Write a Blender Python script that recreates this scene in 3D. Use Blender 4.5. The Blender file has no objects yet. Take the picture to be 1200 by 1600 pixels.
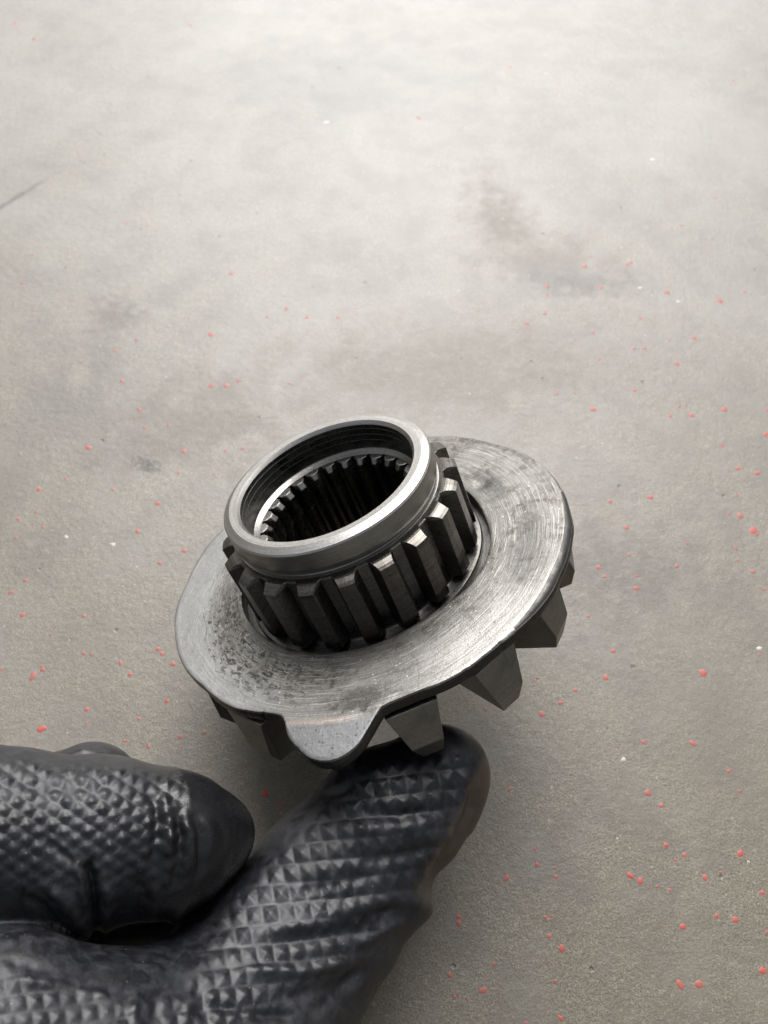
import bpy, bmesh, math, random
import numpy as np
from mathutils import Matrix, Vector
random.seed(7)
rng = np.random.default_rng(11)
MM = 0.001
sc = bpy.context.scene
col = sc.collection

# ------------------------------------------------------------------ camera
PITCH = math.radians(58.0)
CAM_H = 160.0                                   # mm above the floor
cam_d = bpy.data.cameras.new('camera')
cam = bpy.data.objects.new('camera', cam_d)
col.objects.link(cam)
cam_d.sensor_fit = 'VERTICAL'
cam_d.sensor_height = 36.0
cam_d.sensor_width = 27.0
cam_d.lens = 1256.0 / 1600.0 * 36.0
cam_d.clip_start = 0.004
cam_d.clip_end = 200.0
cam.location = (0, 0, CAM_H * MM)
cam.rotation_euler = (math.pi / 2 - PITCH, 0, 0)
cam_d.dof.use_dof = True
cam_d.dof.focus_distance = 0.122
cam_d.dof.aperture_fstop = 34.0
sc.camera = cam
sp, cp = math.sin(PITCH), math.cos(PITCH)
CAMR = np.array([[1, 0, 0], [0, sp, -cp], [0, cp, sp]], float)   # columns: right, up, back
CAMT = np.array([0, 0, CAM_H])

# ------------------------------------------------------------------ light
SUN_EL, SUN_AZ = math.radians(45.0), math.radians(2.0)           # azimuth from +Y towards +X
world = bpy.data.worlds.new('World')
sc.world = world
world.use_nodes = True
wt = world.node_tree
wt.nodes.clear()
wo = wt.nodes.new('ShaderNodeOutputWorld')
wb = wt.nodes.new('ShaderNodeBackground')
ws = wt.nodes.new('ShaderNodeTexSky')
ws.sky_type = 'NISHITA'
ws.sun_disc = False
ws.sun_elevation = SUN_EL
ws.sun_rotation = SUN_AZ
ws.altitude = 0
ws.air_density = 1.0
ws.dust_density = 6.0
ws.ozone_density = 1.0
wh = wt.nodes.new('ShaderNodeHueSaturation')
wh.inputs['Saturation'].default_value = 0.30                     # thin overcast
wt.links.new(ws.outputs[0], wh.inputs['Color'])
wt.links.new(wh.outputs[0], wb.inputs[0])
wb.inputs[1].default_value = 0.065
wt.links.new(wb.outputs[0], wo.inputs[0])
sun_d = bpy.data.lights.new('sun', 'SUN')
sun_d.energy = 2.2
sun_d.angle = math.radians(50.0)
sun_d.color = (0.985, 0.99, 1.0)
sun = bpy.data.objects.new('sun', sun_d)
col.objects.link(sun)
sdir = Vector((math.sin(SUN_AZ) * math.cos(SUN_EL), math.cos(SUN_AZ) * math.cos(SUN_EL), math.sin(SUN_EL)))
sun.rotation_euler = sdir.to_track_quat('Z', 'Y').to_euler()
sun.location = sdir * 3
sc.view_settings.view_transform = 'Standard'
sc.view_settings.look = 'None'
sc.view_settings.gamma = 1.0
sc.view_settings.exposure = 0.99

# ------------------------------------------------------------------ node helper
class NT:
    def __init__(self, name):
        self.m = bpy.data.materials.new(name)
        self.m.use_nodes = True
        self.t = self.m.node_tree
        self.t.nodes.clear()
        self.out = self.t.nodes.new('ShaderNodeOutputMaterial')
        self.p = self.t.nodes.new('ShaderNodeBsdfPrincipled')
        self.t.links.new(self.p.outputs[0], self.out.inputs[0])
    def n(self, ty, **kw):
        x = self.t.nodes.new(ty)
        for k, v in kw.items(): setattr(x, k, v)
        return x
    def put(self, sock, v):
        if isinstance(v, (int, float)):
            if sock.type in ('RGBA',): sock.default_value = (v, v, v, 1)
            elif sock.type == 'VECTOR': sock.default_value = (v, v, v)
            else: sock.default_value = v
        elif isinstance(v, tuple):
            sock.default_value = v if sock.type != 'RGBA' or len(v) == 4 else (*v, 1)
        else: self.t.links.new(v, sock)
    def math(self, op, a, b=0.0, c=0.0, clamp=False):
        x = self.n('ShaderNodeMath', operation=op, use_clamp=clamp)
        self.put(x.inputs[0], a); self.put(x.inputs[1], b); self.put(x.inputs[2], c)
        return x.outputs[0]
    def vec(self, op, a, b=None):
        x = self.n('ShaderNodeVectorMath', operation=op)
        self.put(x.inputs[0], a)
        if b is not None:
            if op == 'SCALE': self.put(x.inputs['Scale'], b)
            else: self.put(x.inputs[1], b)
        return x.outputs['Value'] if op in ('LENGTH', 'DISTANCE', 'DOT_PRODUCT') else x.outputs[0]
    def xyz(self, x, y, z):
        c = self.n('ShaderNodeCombineXYZ')
        self.put(c.inputs[0], x); self.put(c.inputs[1], y); self.put(c.inputs[2], z)
        return c.outputs[0]
    def noise(self, v, scale, detail=3.0, rough=0.5, dist=0.0):
        x = self.n('ShaderNodeTexNoise')
        self.put(x.inputs['Vector'], v); self.put(x.inputs['Scale'], scale)
        x.inputs['Detail'].default_value = detail; x.inputs['Roughness'].default_value = rough
        x.inputs['Distortion'].default_value = dist
        return x.outputs[0]
    def voro(self, v, scale, feature='F1', rnd=1.0):
        x = self.n('ShaderNodeTexVoronoi', feature=feature)
        self.put(x.inputs['Vector'], v); x.inputs['Scale'].default_value = scale
        x.inputs['Randomness'].default_value = rnd
        return x
    def step(self, v, a, b, lo=0.0, hi=1.0):
        x = self.n('ShaderNodeMapRange', interpolation_type='SMOOTHSTEP')
        self.put(x.inputs[0], v)
        x.inputs[1].default_value = a; x.inputs[2].default_value = b
        x.inputs[3].default_value = lo; x.inputs[4].default_value = hi
        return x.outputs[0]
    def mix(self, f, a, b):
        x = self.n('ShaderNodeMix', data_type='RGBA')
        self.put(x.inputs[0], f); self.put(x.inputs[6], a); self.put(x.inputs[7], b)
        return x.outputs[2]
    def lerp(self, f, a, b):
        x = self.n('ShaderNodeMix', data_type='FLOAT')
        self.put(x.inputs[0], f); self.put(x.inputs[2], a); self.put(x.inputs[3], b)
        return x.outputs[0]
    def bump(self, h, strength, dist_mm, normal=None):
        x = self.n('ShaderNodeBump')
        x.inputs['Strength'].default_value = strength
        x.inputs['Distance'].default_value = dist_mm * MM
        self.put(x.inputs['Height'], h)
        if normal is not None: self.put(x.inputs['Normal'], normal)
        return x.outputs[0]
    def obj_mm(self):
        c = self.n('ShaderNodeTexCoord')
        return self.vec('SCALE', c.outputs['Object'], 1000.0)
    def sep(self, v):
        s = self.n('ShaderNodeSeparateXYZ'); self.put(s.inputs[0], v)
        return s.outputs
    def set(self, **kw):
        for k, v in kw.items():
            self.put(self.p.inputs[{'base': 'Base Color', 'metal': 'Metallic', 'rough': 'Roughness', 'normal': 'Normal',
                                    'spec': 'Specular IOR Level', 'coat': 'Coat Weight', 'coatr': 'Coat Roughness',
                                    'aniso': 'Anisotropic', 'sheen': 'Sheen Weight', 'sheenr': 'Sheen Roughness'}[k]], v)
        return self.m

def polar(m, rnd=True):
    """turning coordinates: r, z, cos, sin round the gear axis (mm)"""
    o = m.obj_mm()
    if rnd:
        oi = m.n('ShaderNodeObjectInfo')
        seed = m.math('MULTIPLY', oi.outputs['Random'], 40.0)
    else: seed = 0.0
    s = m.sep(o)
    r = m.math('SQRT', m.math('ADD', m.math('MULTIPLY', s[0], s[0]), m.math('MULTIPLY', s[1], s[1])))
    c = m.math('DIVIDE', s[0], m.math('MAXIMUM', r, 0.1))
    n = m.math('DIVIDE', s[1], m.math('MAXIMUM', r, 0.1))
    return o, s, r, c, n, seed

def steel(name, bright, dark, rough, k=5.0, arc=2.0, grime=0.5, bump=0.35, grease=(0.012, 0.011, 0.010), grsc=0.22, spots=0.5):
    m = NT(name)
    o, s, r, c, n, seed = polar(m)
    axial = m.math('ADD', m.math('MULTIPLY', r, k), m.math('MULTIPLY', s[2], k * 1.1))
    lines = m.noise(m.xyz(m.math('ADD', axial, seed), m.math('MULTIPLY', c, arc), m.math('MULTIPLY', n, arc)), 1.0, 5.0, 0.7)
    os_ = m.vec('ADD', o, m.xyz(seed, seed, 0.0))
    blot = m.noise(os_, grsc, 6.0, 0.66, 0.4)
    fine = m.noise(os_, 3.2, 5.0, 0.7)
    v = m.math('ADD', m.math('MULTIPLY', lines, 0.6), m.math('MULTIPLY', fine, 0.4))
    base = m.mix(m.step(v, 0.3, 0.7), dark, bright)
    dirt = m.step(m.math('ADD', blot, m.math('MULTIPLY', m.math('SUBTRACT', fine, 0.5), 0.5)), 0.62 - 0.3 * grime, 0.86 - 0.3 * grime)
    dirt = m.math('MULTIPLY', dirt, grime, clamp=True)
    vo = m.voro(os_, 1.6)
    spot = m.math('MULTIPLY', m.step(vo.outputs['Distance'], 0.16, 0.06), m.step(m.noise(os_, 0.7, 2.0), 0.5, 0.62))
    dirt = m.math('MAXIMUM', dirt, m.math('MULTIPLY', spot, spots), clamp=True)
    base = m.mix(dirt, base, grease)
    rg = m.math('ADD', m.lerp(dirt, rough, 0.42), m.math('MULTIPLY', m.math('SUBTRACT', fine, 0.5), 0.3))
    nb = m.bump(lines, bump, 0.06)
    nb = m.bump(m.math('ADD', fine, m.math('MULTIPLY', blot, 2.0)), bump * 0.8, 0.05, nb)
    m.set(base=base, metal=m.math('SUBTRACT', 1.0, m.math('MULTIPLY', dirt, 0.75)), rough=rg, normal=nb)
    return m.m

def plate_steel():
    m = NT('worn_plate_steel')
    o, s, r, c, n, seed = polar(m, False)
    th = m.math('MULTIPLY', m.math('ARCTAN2', s[1], s[0]), 57.2958)
    wob = m.noise(o, 0.12, 3.0, 0.6)
    rw = m.math('ADD', r, m.math('MULTIPLY', wob, 0.5))
    lines = m.noise(m.xyz(m.math('MULTIPLY', rw, 3.4), m.math('MULTIPLY', c, 1.6), m.math('MULTIPLY', n, 1.6)), 1.0, 6.0, 0.75)
    lin2 = m.noise(m.xyz(m.math('MULTIPLY', rw, 7.5), m.math('MULTIPLY', c, 0.9), m.math('MULTIPLY', n, 0.9)), 1.0, 4.0, 0.7)
    lines = m.lerp(m.step(m.noise(o, 0.10, 3.0, 0.6), 0.35, 0.65), lines, lin2)
    scr = m.noise(m.xyz(m.math('MULTIPLY', rw, 8.0), m.math('MULTIPLY', c, 5.0), m.math('MULTIPLY', n, 5.0)), 1.0, 3.0, 0.6)
    fine = m.noise(o, 3.0, 7.0, 0.8)
    mid = m.noise(o, 0.8, 5.0, 0.65, 0.6)
    big = m.noise(o, 0.13, 4.0, 0.6, 0.5)
    base = m.mix(m.step(lines, 0.32, 0.68), (0.125, 0.120, 0.110), (0.265, 0.258, 0.240))
    base = m.mix(m.step(big, 0.42, 0.66), base, m.mix(m.step(mid, 0.35, 0.65), (0.075, 0.070, 0.062), (0.18, 0.171, 0.155)))
    # pitted, caked ring at the left side of the hub
    band = m.math('MULTIPLY', m.step(r, 22.5, 25.0), m.step(r, 33.5, 29.0))
    ang = m.math('MULTIPLY', m.step(th, -35.0, 0.0), m.step(th, 75.0, 48.0))
    pm = m.math('MULTIPLY', band, ang)
    pn = m.noise(m.xyz(m.math('MULTIPLY', rw, 1.0), m.math('MULTIPLY', c, 14.0), m.math('MULTIPLY', n, 14.0)), 1.3, 6.0, 0.7, 0.8)
    pits = m.math('MULTIPLY', m.step(pn, 0.52, 0.63), pm)
    # dark worn crescent on the right and a burnt smear above the lug
    def blob(t0, tw, r0, rw_):
        a = m.math('DIVIDE', m.math('SUBTRACT', th, t0), tw)
        b = m.math('DIVIDE', m.math('SUBTRACT', r, r0), rw_)
        d = m.math('SQRT', m.math('ADD', m.math('MULTIPLY', a, a), m.math('MULTIPLY', b, b)))
        return m.step(m.math('ADD', d, m.math('MULTIPLY', m.math('SUBTRACT', mid, 0.5), 1.6)), 1.15, 0.35)
    smear = m.math('MAXIMUM', blob(77.0, 9.0, 32.0, 2.6), m.math('MULTIPLY', blob(-150.0, 32.0, 36.0, 2.6), 0.5))
    smear = m.math('MAXIMUM', smear, m.math('MULTIPLY', blob(188.0, 16.0, 26.5, 3.0), 0.75))
    smear = m.math('MAXIMUM', smear, m.math('MULTIPLY', blob(-172.0, 16.0, 26.5, 3.0), 0.6))
    smear = m.math('MAXIMUM', smear, m.math('MULTIPLY', blob(150.0, 26.0, 30.0, 3.5), 0.45))
    smear = m.math('MAXIMUM', smear, m.math('MULTIPLY', blob(78.0, 26.0, 23.4, 2.6), 0.6))
    grain = m.step(fine, 0.36, 0.60)
    smear = m.math('MULTIPLY', smear, m.lerp(grain, 0.35, 1.0))
    # blue-grey forged lug and the bare coppery line at its root
    lug = m.math('MULTIPLY', m.step(r, 35.0, 35.9), m.math('MULTIPLY', m.step(th, 52.0, 55.0), m.step(th, 86.0, 83.0)))
    cop = m.math('MULTIPLY', m.math('MULTIPLY', m.step(rw, 34.3, 34.9), m.step(rw, 35.9, 35.2)), m.math('MULTIPLY', m.step(th, 54.0, 60.0), m.step(th, 79.0, 70.0)))
    lugc = m.mix(fine, (0.10, 0.10, 0.10), (0.26, 0.262, 0.262))
    ringd = m.math('MULTIPLY', m.step(r, 28.5, 23.0), m.step(lin2, 0.42, 0.60))
    base = m.mix(m.math('MULTIPLY', ringd, 0.6), base, (0.055, 0.051, 0.045))
    left = m.math('MULTIPLY', m.step(th, 62.0, 30.0), m.math('MULTIPLY', m.step(th, -110.0, -60.0), m.step(r, 27.0, 31.0)))
    base = m.mix(m.math('MULTIPLY', left, 0.6), base, (0.36, 0.365, 0.36))
    gleam = m.math('MULTIPLY', m.math('MULTIPLY', m.step(th, 88.0, 104.0), m.step(th, 142.0, 118.0)), m.step(r, 26.0, 31.5))
    base = m.mix(m.math('MULTIPLY', gleam, m.step(lines, 0.35, 0.6, 0.25, 0.8)), base, (0.40, 0.39, 0.365))  # brighter front-right sector: gleam of the plate put into the colour
    vn = m.voro(m.vec('ADD', o, (3.3, 1.7, 0.0)), 0.8)
    nk = m.math('MULTIPLY', m.step(vn.outputs['Distance'], 0.16, 0.07), m.step(m.noise(o, 0.5, 2.0), 0.48, 0.56))
    base = m.mix(m.math('MULTIPLY', nk, 0.45), base, (0.7, 0.69, 0.66))
    base = m.mix(m.step(fine, 0.34, 0.46, 0.45, 0.0), base, (0.05, 0.046, 0.04))
    base = m.mix(lug, base, lugc)
    base = m.mix(m.math('MULTIPLY', cop, 0.4), base, (0.42, 0.34, 0.285))
    base = m.mix(m.math('MULTIPLY', m.step(scr, 0.57, 0.62), m.lerp(lug, 0.5, 0.1)), base, (0.45, 0.44, 0.42))
    vo = m.voro(o, 1.1)
    spot = m.math('MULTIPLY', m.step(vo.outputs['Distance'], 0.26, 0.12), m.lerp(lug, m.math('MULTIPLY', m.step(m.noise(o, 0.45, 2.0), 0.55, 0.65), 0.6), m.step(mid, 0.40, 0.50)))
    dirt = m.math('MAXIMUM', m.math('MULTIPLY', pits, 0.92), m.math('MAXIMUM', m.math('MULTIPLY', smear, 0.9), m.math('MULTIPLY', spot, 0.7)), clamp=True)
    base = m.mix(dirt, base, (0.030, 0.027, 0.023))
    rg = m.math('ADD', m.lerp(lug, 0.50, 0.50), m.math('MULTIPLY', m.math('SUBTRACT', fine, 0.5), 0.25))
    rg = m.math('ADD', rg, m.math('MULTIPLY', dirt, 0.12))
    nb = m.bump(m.math('ADD', lines, m.math('MULTIPLY', scr, 0.5)), m_strength, 0.09)
    hgt = m.math('SUBTRACT', m.math('ADD', m.math('MULTIPLY', fine, 1.1), m.math('MULTIPLY', mid, 1.6)), m.math('MULTIPLY', pits, 2.5))
    nb = m.bump(hgt, 0.5, 0.10, nb)
    m.set(base=base, metal=m.math('SUBTRACT', 1.0, m.math('MULTIPLY', dirt, 0.7)), rough=rg, normal=nb)
    return m.m
m_strength = 0.2

STEEL_TURNED = steel('turned_steel', (0.34, 0.33, 0.31), (0.14, 0.133, 0.122), 0.30, 5.0, 1.5, 0.45, 0.30, grsc=0.16)
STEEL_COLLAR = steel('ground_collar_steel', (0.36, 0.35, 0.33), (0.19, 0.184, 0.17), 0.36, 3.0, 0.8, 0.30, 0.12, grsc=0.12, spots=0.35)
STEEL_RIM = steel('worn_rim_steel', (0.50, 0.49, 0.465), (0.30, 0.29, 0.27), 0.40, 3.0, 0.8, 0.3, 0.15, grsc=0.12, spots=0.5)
STEEL_DARK = steel('oiled_shaded_steel', (0.17, 0.165, 0.155), (0.065, 0.062, 0.056), 0.30, 4.0, 1.2, 0.6, 0.25, spots=0.2)
STEEL_TOOTH = steel('milled_tooth_steel', (0.18, 0.168, 0.150), (0.055, 0.050, 0.043), 0.31, 4.5, 0.5, 0.42, 0.12, spots=0.15)
STEEL_BEVEL = steel('forged_tooth_steel', (0.32, 0.31, 0.29), (0.12, 0.115, 0.107), 0.36, 6.0, 0.03, 0.5, 0.5)
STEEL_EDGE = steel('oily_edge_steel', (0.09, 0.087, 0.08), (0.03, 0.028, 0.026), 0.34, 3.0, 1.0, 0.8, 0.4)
PLATE = plate_steel()

# ------------------------------------------------------------------ object helpers
def link(name, me, mat, parent=None, smooth=False):
    me.materials.append(mat)
    o = bpy.data.objects.new(name, me)
    col.objects.link(o)
    if parent: o.parent = parent
    if smooth: me.polygons.foreach_set('use_smooth', [True] * len(me.polygons))
    return o
def mesh(name, verts, faces):
    me = bpy.data.meshes.new(name)
    me.from_pydata([tuple(np.asarray(v, float) * MM) for v in verts], [], faces)
    me.update()
    return me
def lathe(name, prof, seg, sharp_deg=28):
    """closed profile of (r, z) spun round the axis; sharp corners split by angle"""
    nP = len(prof)
    v, f = [], []
    for i in range(seg):
        a = 2 * math.pi * i / seg
        v += [(r * math.cos(a), r * math.sin(a), z) for r, z in prof]
    for i in range(seg):
        for j in range(nP):
            a, b = i * nP + j, i * nP + (j + 1) % nP
            c, d = ((i + 1) % seg) * nP + (j + 1) % nP, ((i + 1) % seg) * nP + j
            f.append((a, d, c, b))
    me = mesh(name, v, f)
    bm = bmesh.new(); bm.from_mesh(me)
    bmesh.ops.recalc_face_normals(bm, faces=bm.faces)
    for e in bm.edges:
        if len(e.link_faces) == 2 and e.calc_face_angle(0) > math.radians(sharp_deg): e.smooth = False
    for fc in bm.faces: fc.smooth = True
    bm.to_mesh(me); bm.free()
    return me
def solid(name, verts, faces, bev=0.12, seg=2, jitter=0.0):
    bm = bmesh.new()
    vs = [bm.verts.new(tuple(c * MM for c in v)) for v in verts]
    for f in faces: bm.faces.new([vs[i] for i in f])
    bmesh.ops.recalc_face_normals(bm, faces=bm.faces)
    if bev: bmesh.ops.bevel(bm, geom=list(bm.edges), offset=bev * MM, segments=seg, profile=0.6, affect='EDGES', clamp_overlap=True)
    me = bpy.data.meshes.new(name); bm.to_mesh(me); bm.free()
    return me

# ------------------------------------------------------------------ the gear
gc = np.array([-3.971, -7.615, -141.649])
gn = np.array([-0.33064966, 0.74801609, 0.57545002]); gn /= np.linalg.norm(gn)
gu = np.array([-0.91462741, -0.40429778, 0.0]); gu /= np.linalg.norm(gu)
gv = np.cross(gn, gu)
G3 = CAMR @ np.stack([gu, gv, gn], 1)
gear = bpy.data.objects.new('bevel_gear', None)
col.objects.link(gear)
gear.empty_display_size = 0.01
M = Matrix.Identity(4)
for i in range(3):
    for j in range(3): M[i][j] = G3[i, j]
gp = (CAMR @ gc + CAMT) * MM
for i in range(3): M[i][3] = gp[i]
gear.matrix_world = M
gear['label'] = 'worn oily steel gear with splined hub and lugged flange, resting on a gloved thumb'
gear['category'] = 'gear'

def arcpts(c, r, a0, a1, n):
    return [(c[0] + r * math.cos(math.radians(a0 + (a1 - a0) * i / (n - 1))), c[1] + r * math.sin(math.radians(a0 + (a1 - a0) * i / (n - 1)))) for i in range(n)]
# smooth collar on top
cprof = [(15.02, 12.2), (15.03, 14.1), (15.06, 14.14), (15.03, 14.2), (15.04, 15.3), (15.08, 15.35), (15.04, 15.42), (15.05, 16.5), (15.09, 16.54), (15.06, 16.62),
         (15.10, 17.35), (15.20, 17.5), (15.60, 17.97), (16.80, 18.03), (17.92, 17.50), (18.12, 17.22),
         (18.18, 15.6), (18.14, 14.1), (18.02, 13.7), (17.82, 13.35), (17.62, 13.08), (17.54, 12.88), (17.62, 12.72), (17.90, 12.66), (18.05, 12.62), (18.09, 12.2)]
collar = link('collar', lathe('collar', cprof, 180, 13), STEEL_COLLAR, gear)
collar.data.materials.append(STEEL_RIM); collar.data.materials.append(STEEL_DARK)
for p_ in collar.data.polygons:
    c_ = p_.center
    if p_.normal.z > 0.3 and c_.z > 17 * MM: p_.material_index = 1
    elif math.hypot(c_.x, c_.y) < 15.15 * MM: p_.material_index = 2  # bore wall: shade inside the collar put into a darker steel colour
hprof = [(14.15, -21.0), (14.15, 11.4), (15.0, 11.4), (15.0, 12.3), (15.6, 12.42), (18.55, 12.42), (18.75, 12.25), (18.78, 11.9), (18.78, 0.9), (18.85, -0.3), (19.1, -0.8), (19.6, -1.1), (20.6, -1.3), (21.3, -1.45), (21.45, -1.7),
         (21.45, -2.5), (30.8, -2.55), (31.0, -3.2), (30.2, -6.0), (17.5, -14.0), (16.5, -21.0)]
hub = link('hub', lathe('hub', hprof, 160, 30), STEEL_DARK, gear)
link('bore_ledge', lathe('bore_ledge', [(14.1, 11.2), (14.1, 11.62), (14.16, 11.68), (14.95, 12.22), (15.025, 12.35), (15.025, 11.2)], 160, 20), STEEL_TURNED, hub)

# outer spline teeth: own objects under the hub
def pol(r, a, z): return (r * math.cos(math.radians(a)), r * math.sin(math.radians(a)), z)
def spline_tooth():
    def sec(z, rt, ht, hb): return [pol(18.2, -hb, z), pol(rt - 0.3, -ht - 0.45, z), pol(rt, -ht, z), pol(rt + 0.03, 0, z), pol(rt, ht, z), pol(rt - 0.3, ht + 0.45, z), pol(18.2, hb, z)]
    rows = [sec(-0.25, 21.0, 3.6, 7.5), sec(11.75, 21.0, 3.3, 7.3), sec(12.05, 20.5, 3.6, 7.25), sec(12.4, 19.6, 4.6, 7.2), sec(12.47, 19.2, 5.2, 7.2)]
    v = [p for r in rows for p in r]
    f = []
    for i in range(4):
        for j in range(7):
            a, b = i * 7 + j, i * 7 + (j + 1) % 7
            f.append((a, b, b + 7, a + 7))
    f += [tuple(range(6, -1, -1)), tuple(range(28, 35))]
    return solid('spline_tooth', v, f, 0.07, 1)
def ring_copies(name, me, mat, parent, n, phase, jit=0.0):
    me.materials.append(mat)
    first = None
    for k in range(n):
        o = bpy.data.objects.new(name, me) if first is None else first.copy()
        first = first or o
        col.objects.link(o)
        o.parent = parent
        a = math.radians(phase + 360.0 * k / n)
        o.rotation_euler = (random.uniform(-jit, jit), random.uniform(-jit, jit), a)
ring_copies('spline_tooth', spline_tooth(), STEEL_TOOTH, hub, 20, 10.6)

def inner_tooth(chip=False):
    def sec(z, rt, ht, hb): return [pol(14.4, -hb, z), pol(13.5, -hb + 0.5, z), pol(rt, -ht, z), pol(rt, ht, z), pol(13.5, hb - 0.5, z), pol(14.4, hb, z)]
    rows = [sec(-18, 12.3, 1.9, 5.6), sec(10.6, 12.3, 1.9, 5.6), sec(11.55, 12.9, 2.1, 5.6)]
    if chip: rows = [sec(-18, 12.75, 1.7, 5.4), sec(5.6, 12.75, 1.7, 5.4), sec(6.4, 12.0, 2.7, 6.1), sec(10.5, 12.1, 2.7, 6.1), sec(11.55, 12.8, 2.3, 5.9)]
    v = [p for r in rows for p in r]; f = []
    for i in range(len(rows) - 1):
        for j in range(6):
            a, b = i * 6 + j, i * 6 + (j + 1) % 6
            f.append((a, b, b + 6, a + 6))
    f += [(5, 4, 3, 2, 1, 0), tuple(range(6 * len(rows) - 6, 6 * len(rows)))]
    return solid('inner_spline_tooth', v, f, 0.14, 2)
a_ok, a_chip = inner_tooth(), inner_tooth(True)
for me_ in (a_ok, a_chip):
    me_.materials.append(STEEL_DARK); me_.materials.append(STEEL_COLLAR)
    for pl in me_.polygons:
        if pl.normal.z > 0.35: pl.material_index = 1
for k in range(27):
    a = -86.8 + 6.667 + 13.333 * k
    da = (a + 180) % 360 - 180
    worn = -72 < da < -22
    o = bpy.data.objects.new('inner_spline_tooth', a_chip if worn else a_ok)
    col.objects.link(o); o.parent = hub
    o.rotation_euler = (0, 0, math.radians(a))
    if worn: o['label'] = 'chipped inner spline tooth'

# flange plate with its forged lug
OUT = [(-178.1,36.22),(-173.6,36.11),(-166.9,35.89),(-161.3,35.37),(-153.6,34.9),(-145.2,34.86),(-136.9,34.95),(-128,34.68),(-112,35.2),(-95,36.2),(-75,36.4),(-58,36.2),(-45.9,36.71),(-39.2,36.97),(-31.8,36.7),(-22.5,36.2),(-15.1,36.53),(-7.5,36.36),(0.5,35.97),(9.3,35.66),(15.2,35.44),(25.0,34.65),(34.6,34.73),(40.1,34.7),(47.5,34.1),(51.5,33.8),(54.5,33.85),(56.2,34.35),(57.1,35.0),(57.9,36.2),(59.5,37.4),(62.7,39.04),(65.3,40.31),(68.2,40.96),(70.8,41.02),(73.4,40.44),(76.0,39.26),(77.6,37.84),(79.4,36.3),(80.6,35.3),(81.8,34.6),(83.5,34.27),(87.7,34.2),(92.0,34.25),(95.7,34.69),(99.6,34.96),(103.6,35.15),(108.3,35.06),(113.0,35.15),(116.3,35.32),(126,35.9),(134.8,36.25),(139.3,36.2),(143.6,36.42),(148.3,36.53),(152.9,36.6),(156.8,36.82),(163.0,36.65),(169.8,36.6),(174.3,36.44)]
HOLE = [(-150,22.4),(-90,22.0),(-40,22.4),(-10,23.1),(0,22.9),(15,22.3),(35,21.75),(54,21.9),(70,21.95),(89,21.95),(107,21.75),(116,22.3),(125,23.1),(139,23.6),(153,23.4),(161,23.0),(172,22.5)]
BEV = [(-180,0.25),(-175,0.22),(-120,0.22),(0,0.22),(100,0.22),(114,0.25),(122,0.7),(133,1.25),(147,1.15),(159,1.15),(168,0.65),(174,0.35)]
def per(tab, th):
    a = np.array([t for t, _ in tab]); b = np.array([r for _, r in tab])
    a = np.concatenate([a - 360, a, a + 360]); b = np.concatenate([b, b, b])
    return np.interp((th + 180) % 360 - 180, a, b)
NT_ = 900
th = -180 + 360 * np.arange(NT_) / NT_
def smooth(x, n):
    k = np.ones(2 * n + 1) / (2 * n + 1)
    return np.convolve(np.concatenate([x[-n:], x, x[:n]]), k, 'valid')
ro = smooth(per(OUT, th), 2); rh = smooth(per(HOLE, th), 8); bv = smooth(per(BEV, th), 8)
nick = np.zeros(NT_)
for _ in range(46):
    t0 = rng.uniform(-180, 180); w = rng.uniform(0.25, 0.8); nick += rng.uniform(0.02, 0.13) * np.exp(-((th - t0) / w) ** 2)
ro = ro - nick
lugw = np.clip((th - 50) / 5, 0, 1) * np.clip((86 - th) / 4, 0, 1)
def ztop(r, t):
    z = 0.05 * np.sin(np.radians(t * 2 + 40)) * (r - 22) / 14
    z = z - lugw * np.maximum(0, r - 34.0) * 0.14
    # shallow dint near the far side of the hub
    x, y = r * np.cos(np.radians(t)), r * np.sin(np.radians(t))
    d = np.hypot(x - 25.6 * math.cos(math.radians(-169)), y - 25.6 * math.sin(math.radians(-169)))
    return z - 0.55 * np.exp(-(d / 1.3) ** 2)
rings = []
TH = 2.3
NR = 26
bz = np.where(bv > 0.5, (bv - 0.2) * 0.75, bv * 0.8)
zlow = lambda r: ztop(r, th) - TH
rings.append((rh + 0.15, zlow(rh)))
rings.append((rh, zlow(rh) + 0.15))
rings.append((rh, ztop(rh, th) - 0.25))
rings.append((rh + 0.07, ztop(rh, th) - 0.08))
rings.append((rh + 0.25, ztop(rh + 0.25, th)))
for i in range(1, NR + 1):
    q = i / NR
    r = (rh + 0.25) * (1 - q) + (ro - bv) * q
    rings.append((r, ztop(r, th)))
zt = ztop(ro - bv, th)
rings.append((ro - bv * 0.55, zt - bz * 0.32))
rings.append((ro - 0.10, zt - bz * 0.92))
rings.append((ro, zt - bz - 0.12))
rings.append((ro + 0.02, zt - bz * 0.5 - TH * 0.55))
rings.append((ro - 0.05, zt - TH + 0.25))
rings.append((ro - 0.35, zt - TH))
pv = []
for r, z in rings: pv.append(np.stack([r * np.cos(np.radians(th)), r * np.sin(np.radians(th)), z], 1))
pv = np.concatenate(pv); nr = len(rings)
pf = []
for i in range(nr):
    for j in range(NT_):
        k = (j + 1) % NT_; i2 = (i + 1) % nr
        pf.append((i * NT_ + j, i2 * NT_ + j, i2 * NT_ + k, i * NT_ + k))
pm = mesh('flange_plate', pv, pf)
bm = bmesh.new(); bm.from_mesh(pm); bmesh.ops.recalc_face_normals(bm, faces=bm.faces)
for e in bm.edges:
    if len(e.link_faces) == 2 and e.calc_face_angle(0) > math.radians(42): e.smooth = False
for fc in bm.faces: fc.smooth = True
bm.to_mesh(pm); bm.free()
plate_o = link('flange_plate', pm, PLATE, gear)
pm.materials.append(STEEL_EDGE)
zz = np.array([0.0] * len(pm.polygons)); cc = [p.center for p in pm.polygons]
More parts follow.
